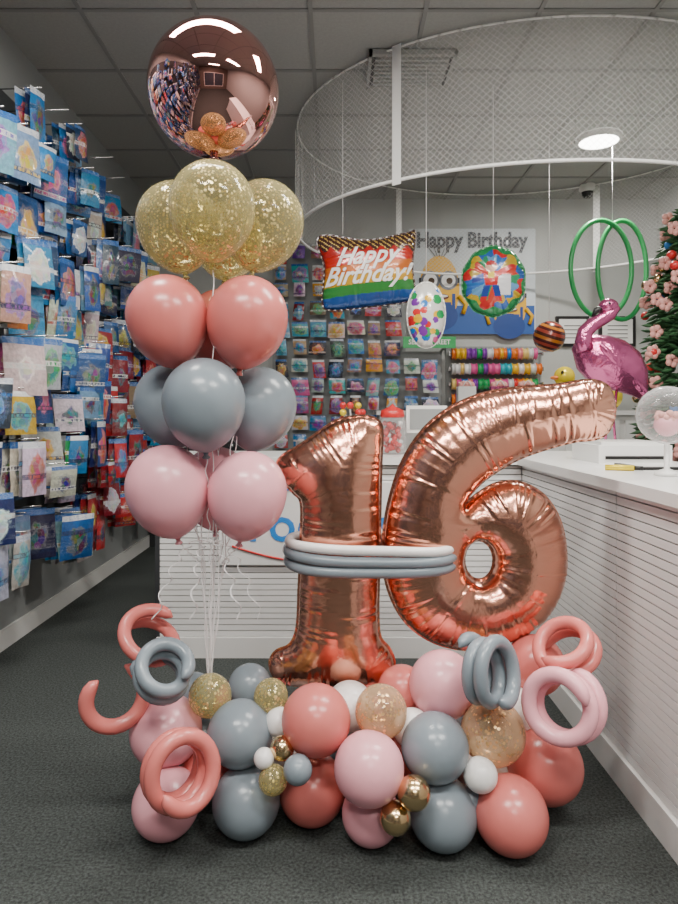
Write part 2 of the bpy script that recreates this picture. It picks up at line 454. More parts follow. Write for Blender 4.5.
mb.box(-1.83, -.87, YB-.06, YB-.001, 2.1, 2.18, 1)
mb.ellipsoid((-1.02, YB-.09, 1.0), (.03, .03, .03), 2)
mb.build("door_1", [M['dark'], M['dark'], M['metal']])
mb = MB()
mb.box(-.9, 2.3, YF+.001, YF+.02, .5, 2.5, 1)
for a in (-.95, .65, 2.25): mb.box(a, a+.08, YF+.001, YF+.06, .45, 2.55, 0)
for a in (.45, 2.48): mb.box(-.95, 2.33, YF+.001, YF+.06, a, a+.08, 0)
mb.build("window_1", [M['trim'], M['glass']])

# ------------------------------------------------------------------ ceiling fixtures
LC = (1, .955, .89)
def troffer(x, y, w=1.2, d=.3, power=60):
    mb = MB(); t = .03
    mb.box(x-w/2-t, x+w/2+t, y-d/2-t, y-d/2, H-.04, H-.001); mb.box(x-w/2-t, x+w/2+t, y+d/2, y+d/2+t, H-.04, H-.001)
    mb.box(x-w/2-t, x-w/2, y-d/2, y+d/2, H-.04, H-.001); mb.box(x+w/2, x+w/2+t, y-d/2, y+d/2, H-.04, H-.001)
    mb.box(x-w/2, x+w/2, y-d/2, y+d/2, H-.02, H-.001, 1)
    o = mb.build("ceiling_light_panel", [M['trim'], M['lamp']])
    L = bpy.data.lights.new("lamp", 'AREA'); L.shape = 'RECTANGLE'; L.size = w; L.size_y = d; L.energy = power; L.color = LC
    lo = bpy.data.objects.new("tube_light", L); COL.objects.link(lo); lo.location = (x, y, H-.05); lo.parent = o
troffer(-.6, 2.2, power=60); troffer(1.4, 2.2, power=56)
troffer(-.6, .2, power=78); troffer(1.4, .2, power=78)
troffer(.4, -1.9, power=64)
mb = MB(); mb.revolve((2.04, 5.05, H-.001), (0, 0, -1), [(.17, 0), (.17, .03), (.145, .04)], 32, 0)
mb.revolve((2.04, 5.05, H-.001), (0, 0, -1), [(.145, .035), (.1, .05), (0, .055)], 32, 1)
o = mb.build("round_ceiling_light", [M['trim'], M['lamp']])
L = bpy.data.lights.new("lamp", 'AREA'); L.shape = 'DISK'; L.size = .28; L.energy = 50; L.color = LC
lo = bpy.data.objects.new("bulb", L); COL.objects.link(lo); lo.location = (2.04, 5.05, H-.07); lo.parent = o
mb = MB()
mb.box(.22, .70, 3.85, 4.2, H-.03, H-.009, 1)
for i in range(7):
    y0 = 3.87+i*.047; mb.box(.24, .68, y0, y0+.022, H-.045, H-.02, 0)
mb.box(.2, .72, 3.82, 3.85, H-.04, H-.009, 0); mb.box(.2, .72, 4.2, 4.23, H-.04, H-.009, 0)
mb.box(.2, .22, 3.82, 4.23, H-.04, H-.009, 0); mb.box(.70, .72, 3.82, 4.23, H-.04, H-.009, 0)
mb.build("ceiling_vent", [M['ceil'], M['dark']])
mb = MB(); mb.revolve((2.36, 6.1, H-.001), (0, 0, -1), [(.07, 0), (.08, .05), (.06, .07)], 24, 0)
mb.ellipsoid((2.36, 6.1, H-.07), (.055, .055, .06), 1); mb.build("dome_security_camera", [M['trim'], M['black']])

# net curtain ring
cx, cy, rx, ry = 1.40, 4.9, 1.68, 1.42
mb = MB(); n = 260; vs = []; fs = []
zs = [2.66, 2.85, 3.05, 3.25, H-.012]
for j, z in enumerate(zs):
    for i in range(n):
        a = 2*math.pi*i/n; k = 1+.008*math.sin(a*37+j*.4)*(1 if j < 4 else .2)+.005*math.sin(a*90)
        vs.append((cx+rx*math.cos(a)*k, cy+ry*math.sin(a)*k, z))
for j in range(len(zs)-1):
    for i in range(n):
        i2 = (i+1) % n; mb.uv[len(fs)] = [(i*1.0, zs[j]*26), (i*1.0+1, zs[j]*26), (i*1.0+1, zs[j+1]*26), (i*1.0, zs[j+1]*26)]
        fs.append((j*n+i, j*n+i2, (j+1)*n+i2, (j+1)*n+i))
mb.add(vs, fs, 0)
for z, r in ((2.66, .011), (H-.02, .006)):
    mb.tube([(cx+rx*math.cos(2*math.pi*i/96), cy+ry*math.sin(2*math.pi*i/96), z) for i in range(96)], r, 8, 1, closed=True)
for adeg in (-128, -50, -5, 53, 118, 180):
    a = math.radians(adeg); px, py = cx+rx*1.01*math.cos(a), cy+ry*1.01*math.sin(a)
    tx, ty = -math.sin(a)*.03, math.cos(a)*.03
    vs = [(px-tx, py-ty, 2.63), (px+tx, py+ty, 2.63), (px+tx, py+ty, H-.012), (px-tx, py-ty, H-.012)]
    mb.add(vs, [(0, 1, 2, 3)], 1)
mb.build("ceiling_net_curtain", [M['net'], M['white']])

# ------------------------------------------------------------------ packages
PAL = {
 'blue': [(.01, .10, .36), (.01, .18, .50), (.02, .28, .62), (.20, .42, .60), (.01, .02, .12), (.01, .20, .42), (.005, .07, .28)],
 'dark': [(.012, .016, .04), (.03, .035, .06), (.07, .07, .08), (.008, .04, .10)],
 'white': [(.70, .71, .70), (.52, .54, .54), (.70, .68, .60)],
 'multi': [(.62, .02, .02), (.72, .42, .01), (.01, .30, .08), (.62, .08, .26), (.18, .03, .32), (.01, .18, .55), (.7, .7, .7), (.01, .36, .45), (.7, .16, .01)],
 'tan': [(.36, .25, .12), (.20, .13, .07), (.48, .36, .2)],
 'red': [(.48, .008, .008), (.58, .02, .015), (.28, .004, .008)],
 'soft': [(.70, .70, .68), (.03, .22, .52), (.40, .28, .12), (.5, .08, .06), (.01, .03, .15), (.65, .42, .04), (.06, .34, .50), (.72, .72, .70), (.03, .03, .05), (.02, .02, .03)],
}
def package(mb, top, wdir, ndir, w, h, pal, accp='soft', mat=0):
    """thin sealed bag hanging from 'top' centre."""
    nx, nz = 4, 5; vs = []; fs = []
    wd = Vector(wdir); nd = Vector(ndir); sw = random.uniform(-.12, .12)
    jit = lambda c: tuple(min(1, max(0, q*random.uniform(.8, 1.15)+random.uniform(0, .01))) for q in c)
    base = jit(random.choice(PAL[pal])); acc = jit(random.choice(PAL[accp]))
    bul = random.uniform(.012, .03); pin = random.uniform(.0, .12)
    for j in range(nz+1):
        for i in range(nx+1):
            u = i/nx-.5; t = j/nz
            b = bul*math.sin(math.pi*i/nx)*math.sin(math.pi*min(1, t*1.05))+random.uniform(-.004, .004)
            ww = w*(1-pin*(1-t)**3)
            vs.append(Vector(top)+wd*(u*ww+sw*t*h)+nd*b+Vector((0, 0, -t*h)))
    f0 = len(mb.f)
    for j in range(nz):
        for i in range(nx):
            a = j*(nx+1)+i
            fs.append((a, a+nx+1, a+nx+2, a+1))
            k = f0+len(fs)-1
            u0, u1, v0, v1 = i/nx, (i+1)/nx, 1-j/nz, 1-(j+1)/nz
            mb.uv[k] = [(u0, v0), (u0, v1), (u1, v1), (u1, v0)]; mb.ac[k] = acc
    mb.add(vs, fs, mat, base)

mb = MB()
mb.box(XL+.0005, XL+.006, -3.1, 6.15, .5, 3.1, 2)  # backing sheet that paints dark gaps behind the bags, as shade
y = -3.0
while y < 6.05:
    z = 3.02 if y < 5 else 2.85
    while z > .55:
        zz = z+random.uniform(-.03, .03); hl = random.choice([.16, .22, .30, .36]); yy = y+random.uniform(-.03, .03)
        mb.cyl((XL+.006, yy, zz), (XL+hl, yy, zz+.012), .004, 6, 1)
        rr = random.random()
        if z > 2.1: pal = 'blue' if rr < .58 else ('dark' if rr < .76 else ('white' if rr < .88 else 'multi'))
        elif z > 1.3: pal = 'blue' if rr < .45 else ('dark' if rr < .66 else ('white' if rr < .83 else ('multi' if rr < .93 else 'tan')))
        else: pal = 'white' if rr < .36 else ('blue' if rr < .60 else ('tan' if rr < .68 else ('dark' if rr < .9 else 'multi')))
        if 4.3 < y < 5.6 and z < 1.95 and rr < .8: pal = 'red'
        if not (z > 2.85 and random.random() < .55):
            nk = random.choice([2, 3, 4, 4]); w = random.uniform(.10, .22); h = random.uniform(.16, .30)
            a0 = random.uniform(-.85, -.05)
            for k in range(nk):
                xx = XL+hl-.012-k*.04-random.uniform(0, .01)
                a = a0+random.uniform(-.2, .2)
                package(mb, (xx, yy+random.uniform(-.01, .01), zz-.005), (-math.sin(a), math.cos(a), 0), (math.cos(a), math.sin(a), 0),
                        w, h, pal if random.random() < .85 else 'blue', random.choice(['soft', 'soft', 'multi', 'dark']))
        z -= random.uniform(.225, .285)
    y += .19
mb.build("hanging_party_packages", [M['pkg'], M['metal'], M['gap_shade']])

mb = MB()
mb.box(-.62, .70, YB-.03, YB-.001, .9, 3.0, 2)
mb.box(.70, 1.06, YB-.03, YB-.001, .9, 1.93, 2)
for i in range(9):
    for j in range(11):
        x = -.53+i*.182; z = 2.96-j*.185+random.uniform(-.012, .012)
        if x > .6 and z > 1.93: continue
        mb.cyl((x, YB-.03, z), (x, YB-.13, z+.006), .003, 6, 1)
        pal = random.choice(['white', 'soft', 'blue', 'multi', 'multi', 'red', 'dark', 'multi', 'tan'])
        package(mb, (x, YB-.12, z), (1, 0, 0), (0, -1, 0), random.uniform(.10, .172), random.uniform(.13, .185), pal, 'multi')
mb.build("wall_mounted_balloon_packages", [M['pkg2'], M['metal'], M['wall_l']])

# ribbon spools rack
mb = MB()
mb.box(1.10, 2.05, YB-.02, YB-.001, 1.36, 1.98, 2)
for j in range(4):
    z = 1.90-j*.15
    mb.cyl((1.12, YB-.11, z), (2.03, YB-.11, z), .008, 8, 1)
    for xx in (1.12, 2.03): mb.box(xx-.006, xx+.006, YB-.13, YB-.02, z-.02, z+.02, 1)
    x = 1.14
    while x < 1.97:
        w = random.uniform(.025, .06); c = random.choice(PAL['multi']+[(.7, .5, .15), (.6, .6, .6), (.7, .2, .2)])
        mb.revolve((x, YB-.11, z), (1, 0, 0), [(0, 0), (.06, 0), (.06, .004), (.05, .006), (.05, w-.006), (.06, w-.004), (.06, w), (0, w)], 16, 0, c)
        x += w+.008
mb.build("ribbon_spool_rack", [M['foilp'], M['metal'], M['wall_l']])

# banner
ban = empty("happy_birthday_banner")
mb = MB()
BX0, BX1, BZ0, BZ1 = .73, 1.98, 2.10, 3.14
mb.box(BX0, BX1, YB-.05, YB-.032, BZ0, BZ1, 0, (.60, .66, .70))
mb.box(BX0+.01, BX1-.01, YB-.052, YB-.05, BZ0, BZ0+.28, 0, (.02, .09, .34))
def disc(mb, x, z, rx_, rz_, y, col, n=28, mat=0):
    y -= .03
    vs = [(x, y, z)]+[(x+rx_*math.cos(2*math.pi*i/n), y, z+rz_*math.sin(2*math.pi*i/n)) for i in range(n)]
    mb.add(vs, [(0, 1+(i+1) % n, 1+i) for i in range(n)], mat, col, False)
def minion(x, z, s):
    Y_ = (.78, .42, .005); B_ = (.01, .05, .24)
    disc(mb, x, z-.02*s, .19*s, .32*s, YB-.024, Y_)
    disc(mb, x, z-.27*s, .175*s, .14*s, YB-.026, B_)
    mb.box(x-.11*s, x+.11*s, YB-.0575, YB-.0565, z-.27*s, z-.14*s, 0, B_)
    for dx in (-.14, .12): mb.box(x+dx*s, x+(dx+.03)*s, YB-.0575, YB-.0565, z-.2*s, z-.06*s, 0, B_)
    mb.box(x-.19*s, x+.19*s, YB-.057, YB-.056, z+.04*s, z+.09*s, 0, (.01, .01, .01))
    for dx in (-.085, .085):
        disc(mb, x+dx*s, z+.065*s, .09*s, .09*s, YB-.028, (.12, .13, .15))
        disc(mb, x+dx*s, z+.065*s, .066*s, .066*s, YB-.030, (.88, .88, .88))
        disc(mb, x+dx*s+.01, z+.06*s, .03*s, .03*s, YB-.032, (.06, .03, .01))
    disc(mb, x, z-.09*s, .09*s, .03*s, YB-.0285, (.12, .02, .01))
    disc(mb, x, z-.082*s, .08*s, .014*s, YB-.0295, (.85, .85, .85))
    for k in range(5):
        mb.cyl((x+(k-2)*.02*s, YB-.06, z+.29*s), (x+(k-2)*.05*s, YB-.06, z+.37*s), .004, 5, 0, (.02, .02, .02))
    for sg_ in (-1, 1): mb.tube([(x+sg_*.18*s, YB-.058, z-.08*s), (x+sg_*.25*s, YB-.058, z-.16*s), (x+sg_*.22*s, YB-.058, z-.25*s)], .022*s, 8, 0, Y_)
minion(1.03, 2.56, 1.05); minion(1.42, 2.62, .62); minion(1.72, 2.42, .9)
mb.build("banner_sheet", [M['print']], ban)
text_mesh("lettering", "Happy Birthday", .21, mat_p("banner_ink", (.015, .02, .04), .6), lambda x, y: (1.35+x*.83, YB-.057, 3.02+y), ban, bold=.04)
sg = empty("green_street_sign"); mb = MB(); mb.box(.66, 1.17, YB-.175, YB-.16, 1.95, 2.06, 0); mb.box(.7, .72, YB-.16, YB-.03, 2.0, 2.02, 0); mb.box(1.1, 1.12, YB-.16, YB-.001, 2.0, 2.02, 0); mb.build("plate", [M['green']], sg)
text_mesh("lettering", "SESAME STREET", .065, M['white'], lambda x, y: (.915+x*.9, YB-.178, 2.005+y), sg, bold=.02)
for x0, x1 in ((2.19, 2.52), (2.62, 2.98)):
    mb = MB(); mb.box(x0, x1, YB-.03, YB-.001, 1.98, 2.28, 0)
    mb.box(x0+.03, x1-.03, YB-.032, YB-.03, 2.01, 2.25, 1)
    for k in range(4): mb.box(x0+.08, x1-.08, YB-.0335, YB-.032, 2.06+k*.04, 2.068+k*.04, 0)
    mb.build("framed_certificate", [M['black'], M['white']])

mb = MB(); mb.box(.4, 3.1, 5.85, 6.3, 0, 1.30, 0); mb.box(.37, 3.13, 5.82, 6.33, 1.30, 1.34, 1)
for k in range(5): mb.box(.44+k*.54, .44+k*.54+.48, 5.83, 5.85, .1, 1.25, 1); mb.cyl((.44+k*.54+.44, 5.81, .65), (.44+k*.54+.44, 5.81, .8), .006, 8, 2)
mb.build("back_cabinet", [M['trim'], M['white'], M['metal']])

# ------------------------------------------------------------------ counter (L)
mb = MB()
CH = 1.075
mb.box(-.94, 1.62, 3.53, 4.05, 0, CH-.04, 1)
mb.box(1.03, 1.62, .6, 3.53, 0, CH-.04, 1)
mb.box(-.965, 1.65, 3.47, 4.10, CH-.04, CH, 0)
mb.box(.97, 1.65, .55, 3.47, CH-.04, CH, 0)
z = .115
while z < CH-.06:
    z1 = min(z+.026, CH-.05)
    for a, b in ((-.94, -.03), (-.02, 1.0)): mb.box(a, b, 3.505, 3.53, z, z1, 2)
    for a, b in ((.6, 1.15), (1.156, 2.33), (2.336, 3.505)): mb.box(1.005, 1.03, a, b, z, z1, 2)
    z += .031
mb.box(-.955, 1.0, 3.49, 3.53, 0, .11, 0); mb.box(.99, 1.03, .6, 3.49, 0, .11, 0)
mb.box(-.965, -.94, 3.50, 4.05, 0, CH-.04, 3)
mb.build("sales_counter", [M['white'], M['groove'], M['slat'], M['dark']])
lg = empty("shop_logo_sign"); mb = MB(); mb.box(-.62, .35, 3.485, 3.504, .50, .94, 0)
mb.tube([(-.55+.03*i, 3.483, .60-.08*math.sin(i*math.pi/27)) for i in range(28)], .006, 6, 2)
mb.tube([(-.48+.03*i, 3.483, .86+.05*math.sin(i*math.pi/24)) for i in range(25)], .006, 6, 1)
mb.build("plate", [M['slat'], M['blue'], M['red']], lg)
text_mesh("lettering", "Today's", .27, M['blue'], lambda x, y: (-.10+x, 3.482, .71+y), lg)

mb = MB()
mb.box(1.22, 1.56, 3.02, 3.36, CH, CH+.085, 0); mb.box(1.24, 1.54, 3.04, 3.34, CH+.085, CH+.10, 0)
mb.box(1.25, 1.53, 3.015, 3.02, CH+.02, CH+.035, 1)
mb.build("receipt_printer", [M['white'], M['black']])
mb = MB(); mb.box(1.24, 1.52, 2.66, 2.90, CH, CH+.012, 0); mb.box(1.26, 1.50, 2.68, 2.88, CH+.012, CH+.014, 1); mb.build("clipboard", [M['black'], M['white']])
mb = MB(); mb.cyl((1.10, 2.66, CH+.012), (1.2, 2.62, CH+.012), .012, 10, 0); mb.cyl((1.2, 2.62, CH+.012), (1.23, 2.605, CH+.012), .009, 10, 1); mb.build("marker_pen", [M['yellow'], M['black']])
mb = MB(); mb.revolve((1.23, 2.42, CH+.001), (0, 0, 1), [(0, 0), (.045, 0), (.04, .015), (.01, .025), (.01, .12)], 24, 0)
mb.ellipsoid((1.23, 2.42, CH+.225), (.108, .108, .108), 1); mb.ellipsoid((1.23, 2.42, CH+.19), (.045, .045, .045), 2)
for i in range(16):
    a = i*2.4; mb.ellipsoid((1.23+.03*math.cos(a), 2.42+.03*math.sin(a), CH+.20+.002*i), (.014, .014, .014), 3, seg=8, n=6)
mb.build("clear_bubble_balloon", [M['white'], M['clear'], M['pink'], M['flower']])
mb = MB(); mb.revolve((.33, 3.75, CH+.001), (0, 0, 1), [(0, 0), (.07, 0), (.075, .03), (.075, .19), (.06, .21)], 24, 0)
mb.revolve((.33, 3.75, CH+.001), (0, 0, 1), [(.065, .21), (.07, .22), (.065, .25), (.02, .27), (0, .29)], 24, 1)
for i in range(60):
    a = random.random()*6.28; r = random.uniform(.02, .055); mb.ellipsoid((.33+r*math.cos(a), 3.75+r*math.sin(a), CH+.02+random.random()*.16), (.016, .016, .016), random.choice([1, 1, 2]), seg=8, n=6)
mb.build("candy_jar", [M['clear'], M['red'], M['white']])
mb = MB(); mb.revolve((.10, 3.8, CH+.001), (0, 0, 1), [(0, 0), (.06, 0), (.06, .1), (.0, .1)], 20, 0)
for i in range(14):
    a = i*.9; p = Vector((.10, 3.8, CH+.1)); q = p+Vector((.06*math.cos(a), .05*math.sin(a), .10+.04*(i % 3)))
    mb.cyl(p, q, .003, 6, 1); mb.ellipsoid(q, (.02, .02, .02), 2 if i % 2 else 3, seg=10, n=8)
mb.build("lollipop_stand", [M['blue'], M['white'], M['red'], M['yellow']])
mb = MB()
mb.box(.52, .56, 3.85, 3.89, CH, CH+.2, 1); mb.box(.42, .66, 3.84, 3.87, CH+.12, CH+.28, 1); mb.box(.44, .64, 3.835, 3.84, CH+.14, CH+.26, 0); mb.box(.46, .62, 3.8, 3.93, CH, CH+.015, 1)
mb.build("cash_register_screen", [M['wall_l'], M['white']])

for x, s in ((2.16, 1.1), (2.50, 1.0)):
    mb = MB()
    mb.ellipsoid((x, 5.98, 1.342+.13*s), (.13*s, .11*s, .13*s), 0); mb.ellipsoid((x-.06*s, 5.96, 1.342+.28*s), (.085*s, .08*s, .085*s), 0)
    mb.ellipsoid((x-.13*s, 5.95, 1.342+.27*s), (.05*s, .04*s, .018*s), 1); mb.ellipsoid((x-.1*s, 5.885, 1.342+.31*s), (.014, .01, .018), 2)
    mb.ellipsoid((x+.11*s, 5.98, 1.342+.2*s), (.05*s, .05*s, .03*s), 0, rot=Matrix.Rotation(-.7, 3, 'Y'))
    mb.build("duck_balloon", [M['yellow'], M['orange'], M['black']])
for x, col, nm in ((1.75, 'red', 'gift_bag'), (1.5, 'magenta', 'gift_bag'), (1.2, 'white', 'gift_bag')):
    mb = MB(); mb.box(x-.08, x+.08, 5.92, 6.02, 1.341, 1.56, 0); mb.tube([(x-.04+.01*i, 5.92, 1.56+.05*math.sin(math.pi*i/8)) for i in range(9)], .004, 6, 1)
    for k in range(5): mb.ellipsoid((x-.05+.025*k, 5.97, 1.57+.01*(k % 2)), (.03, .04, .035), 2, seg=8, n=6)
    mb.build(nm, [M[col], M['white'], M['flower']])

# ------------------------------------------------------------------ hanging foil balloons
def string(mb, a, b, mat=1, r=.0018): mb.cyl(a, b, r, 6, mat)
rb = empty("rainbow_birthday_foil_balloon")
outl = smooth_outline([(-49, 26), (-40, 33), (0, 27), (40, 33), (49, 33), (46, 0), (49, -30), (40, -35), (0, -40), (-36, -42), (-44, -34), (-42, 0)], 1.3)
def rbcol(x, y):
    yy = y-x*.10
    if y > 17+2.5*math.sin(x*.5): return (.05, .02, .015) if (int(x*.7)+int(y)) % 5 else (.6, .4, .1)
    t = [(.36, .012, .008), (.46, .018, .008), (.50, .12, .01), (.55, .30, .015), (.03, .20, .04), (.015, .07, .26)]
    k = int((22-yy)/10.0); return t[max(0, min(5, k))]
ob, pr, pl = foil_mesh("foil", [outl], 2.0, 1.5, .45, .0064, (.20, 4.2, 2.25), [M['foilp']], wr=(1.8, 7, 7), rotz=-.1, colorfn=rbcol, flange=1.2, parent=rb)
for bd, yo in (("Happy", 9), ("Birthday!", -10)):
    text_mesh("lettering", bd, 25, M['white'], lambda x, y, yo=yo: pr(x*.92, y+yo+x*.06, .007), rb, shear=.45, bold=.02)
mb = MB(); string(mb, (.05, 4.2, 2.46), (.05, 4.2, H), 0); mb.build("string", [M['ribbon']], rb)
sb = empty("spotted_foil_balloon")
spots = [(random.uniform(-17, 17), random.uniform(-30, 30), random.uniform(2.5, 5), random.choice(PAL['multi'][:6])) for _ in range(32)]
def spcol(x, y):
    for a, b, r, c in spots:
        if (x-a)**2+(y-b)**2 < r*r: return c
    return (.7, .7, .66)
outl = smooth_outline([(19*math.cos(t*math.pi/8), 33*math.sin(t*math.pi/8)) for t in range(16)], 1.2)
foil_mesh("foil", [outl], 1.5, 1.0, .8, .0060, (.552, 3.95, 1.905), [M['foilp']], wr=(1, 6, 4), colorfn=spcol, flange=1, parent=sb)
mb = MB(); string(mb, (.552, 3.95, 2.10), (.552, 3.95, H), 0); mb.build("string", [M['ribbon']], sb)
cb = empty("round_superhero_foil_balloon")
def cccol(x, y):
    r = math.hypot(x, y); th = math.atan2(y, x)
    if r > 29+2*math.sin(th*9): return (.02, .22, .07)
    if r > 24+1.5*math.sin(th*14): return [(.02, .10, .36), (.50, .34, .02), (.45, .02, .02)][int((th+math.pi)*1.9) % 3]
    if (x+3)**2+(y-13)**2 < 34: return (.65, .38, .26) if y < 14 else (.45, .02, .02)
    if abs(x+3) < 8-(.15*(8-y)) and -6 < y < 8: return (.50, .01, .01) if abs(x+3) > 3 or y < 1 else (.75, .55, .05)
    if abs(abs(x+3)-4-(-6-y)*.25) < 3.2 and -22 < y <= -6: return (.02, .05, .26) if y > -17 else (.5, .02, .02)
    if abs(y-6-.5*(x-5)) < 3.2 and 4 < x < 20: return (.5, .02, .02)
    if abs(y-3+.3*(-x-11)) < 3.2 and -22 < x < -10: return (.02, .05, .26)
    if x > 3 and -16 < y < 4 and x < 16: return (.7, .7, .72)
    return [(.02, .12, .40), (.10, .28, .50), (.02, .24, .10), (.50, .05, .03), (.45, .30, .03)][int(math.floor((th+math.pi)*2.4)) % 5]
outl = smooth_outline([(31*math.cos(t*math.pi/10)*(1+.03*(t % 2)), 35*math.sin(t*math.pi/10)*(1+.03*(t % 2))) for t in range(20)], 1.1)
foil_mesh("foil", [outl], 1.8, .95, .55, .0064, (1.03, 4.25, 2.17), [M['foilp']], wr=(1.6, 6, 7), rotz=-.15, colorfn=cccol, flange=1, parent=cb)
mb = MB(); string(mb, (1.03, 4.25, 2.38), (1.03, 4.25, H), 0); mb.build("string", [M['ribbon']], cb)
mb = MB()
for j in range(16):
    t0 = math.pi*j/16; t1 = math.pi*(j+1)/16
    pf = [(.12*math.sin(t0+(t1-t0)*k/3), .12*math.cos(t0+(t1-t0)*k/3)) for k in range(4)]
    mb.revolve((1.64, 5.0, 1.90), (.3, -.3, 1), pf, 32, 0, [(.65, .22, .03), (.10, .02, .02), (.5, .08, .05), (.10, .03, .02)][j % 4])
string(mb, (1.64, 5.0, 2.01), (1.64, 5.0, H), 1)
mb.build("striped_ball_balloon", [M['foilp'], M['ribbon']])
mb = MB()
for (ax, dx, rx_, rz_) in ((.12, -.06, .25, .375), (.0, .12, .19, .385)):
    mb.tube([(2.12+dx+rx_*math.cos(t*math.pi/24)*math.cos(ax), 5.05+(.045 if dx > 0 else 0)+rx_*math.cos(t*math.pi/24)*math.sin(ax), 2.43+rz_*math.sin(t*math.pi/24)) for t in range(48)], .019, 10, 0, closed=True)
string(mb, (2.15, 5.06, 2.78), (2.15, 5.06, H), 1)
mb.build("green_balloon_hoops", [M['green'], M['ribbon']])
fl = MB(); fy = 3.75
def F(px, py): s = .00574; return (1.58+(px-610)*s, fy, 1.575+(368-py)*s)
s_ = .00574
body = [(573, 352, 3), (578, 350, 13), (586, 353, 19), (597, 358, 24), (610, 364, 26), (622, 371, 24), (632, 381, 18), (640, 392, 9), (645, 401, 2)]
fl.tube([F(a, b) for a, b, c in body], [c*s_ for a, b, c in body], 28, 0)
neck = [(582, 352, 9), (579, 343, 8), (581, 334, 7.5), (588, 327, 7), (597, 322, 6.5), (605, 317, 6.5), (609, 311, 6.5), (606, 307, 6)]
fl.tube([(F(a, b)[0], fy-.06, F(a, b)[2]) for a, b, c in neck], [c*s_ for a, b, c in neck], 20, 0)
fl.ellipsoid((F(604, 309)[0], fy-.06, F(604, 309)[2]), (.055, .045, .045), 0)
fl.tube([(F(598, 311)[0], fy-.06, F(598, 311)[2]), (F(592, 313)[0], fy-.06, F(592, 313)[2]), (F(588, 319)[0], fy-.06, F(588, 319)[2])], [.022, .018, .006], 12, 1)
fl.ellipsoid((F(602, 307)[0], fy-.104, F(602, 307)[2]), (.008, .006, .008), 1)
for k in range(6):
    fl.ellipsoid((F(600+k*7, 358+k*6)[0], fy-.125+.014*k, F(600+k*7, 358+k*6)[2]), (.085, .03, .022), 0, rot=Matrix.Rotation(.9, 3, 'Y'))
for dx in (-.03, .04): fl.tube([(1.58+dx, fy, 1.47), (1.58+dx*.5, fy, 1.27), (1.575+dx, fy, CH+.01)], .008, 8, 0)
fl.revolve((1.58, fy, CH+.001), (0, 0, 1), [(0, 0), (.055, 0), (.05, .012), (0, .014)], 20, 1)
fl.build("flamingo_foil_balloon", [M['magenta'], M['black']])
# tree
mb = MB(); tx, ty, th = 2.48, 4.25, 2.62
mb.cyl((tx, ty, 0), (tx, ty, th), .035, 10, 1); mb.revolve((tx, ty, 0), (0, 0, 1), [(0, .001), (.2, .001), (.16, .22), (0, .22)], 20, 3)
for i in range(4200):
    z = .35+(th-.35)*random.random()**.8; R = .53*(1-(z-.3)/(th-.1))**.28+.02
    a = random.random()*6.283; r = R*random.uniform(.6, 1); p = Vector((tx+r*math.cos(a), ty+r*math.sin(a), z))
    d = Vector((math.cos(a), math.sin(a), random.uniform(-.6, .3))); l = random.uniform(.06, .11)
    mb.revolve(p-d*l*.5, d, [(.010, 0), (.014, l*.4), (0, l)], 5, 0)
    if i % 34 == 0: mb.ellipsoid(p+d*.04, (.03, .03, .03), random.choice([3, 5, 4, 5, 3]), seg=10, n=8)
    if i % 22 == 0:
        for k in range(5):
            aa = k*1.256; mb.ellipsoid(p+d*.04+Vector((.026*math.cos(aa), -.01, .026*math.sin(aa))), (.022, .014, .022), 2, seg=8, n=6)
mb.build("christmas_tree", [M['tree'], M['bark'], M['flower'], M['red'], M['blue'], M['chromegold']])

# ------------------------------------------------------------------ latex balloons
def latex(mb, c, r, up=(0, 0, 1), mat=0, pear=1.0, seg=36, knot=True):
    pf = []
    n = 26
    for i in range(n+1):
        t = math.pi*i/n; cc = math.cos(t); ss = max(0.0, math.sin(t))
        if cc >= 0: pf.append((r*ss, r*cc*(1+.04*pear)))
        else: pf.append((r*ss**(1+.28*pear*(-cc)), r*cc*(1+.30*pear)))
    if knot:
        b = -(1+.30*pear)*r
        pf = pf[:-1]+[(.07*r, b+.02*r), (.05*r, b-.05*r), (.1*r, b-.12*r), (.08*r, b-.14*r), (0, b-.13*r)]
    mb.revolve(c, up, pf, seg, mat)

LM = [M['coral'], M['pink'], M['grey'], M['wlat'], M['chromegold'], M['conf'], M['conf2']]
CO, PI_, GR, WH, CG, CF, C2 = range(7)
bq = empty("balloon_bouquet_column")
mb = MB()
mb.ellipsoid((-.408, 2.2, 2.392), (.219, .219, .219), 0, seg=64, n=40)
for k in range(3): mb.revolve((-.408, 2.2, 2.175), (0, 0, -1), [(.012, 0), (.018, .02), (.006, .03)], 10, 0)
mb.build("orb_foil_balloon", [M['orb']], bq)
mb = MB()
bl = [((-.380, 2.02, 1.945), .133, CF), ((-.545, 2.25, 1.96), .138, CF), ((-.245, 2.25, 1.965), .138, CF), ((-.40, 2.44, 1.96), .131, CF),
      ((-.545, 2.12, 1.618), .131, CO), ((-.284, 2.12, 1.615), .131, CO), ((-.41, 2.36, 1.62), .13, CO),
      ((-.414, 2.06, 1.345), .13, GR), ((-.575, 2.30, 1.345), .13, GR), ((-.265, 2.30, 1.335), .13, GR),
      ((-.545, 2.12, 1.065), .133, PI_), ((-.284, 2.12, 1.05), .128, PI_), ((-.43, 2.36, 1.05), .13, PI_)]
knots = []
for c, r, m in bl:
    cv = Vector(c); ctr = Vector((-.41, 2.2, c[2]-.75)); up = (cv-ctr).normalized()
    latex(mb, c, r, up, m); knots.append(cv-up*r*1.42)
mb.build("latex_balloons", LM, bq)
mb = MB()
base = Vector((-.425, 2.2, .36))
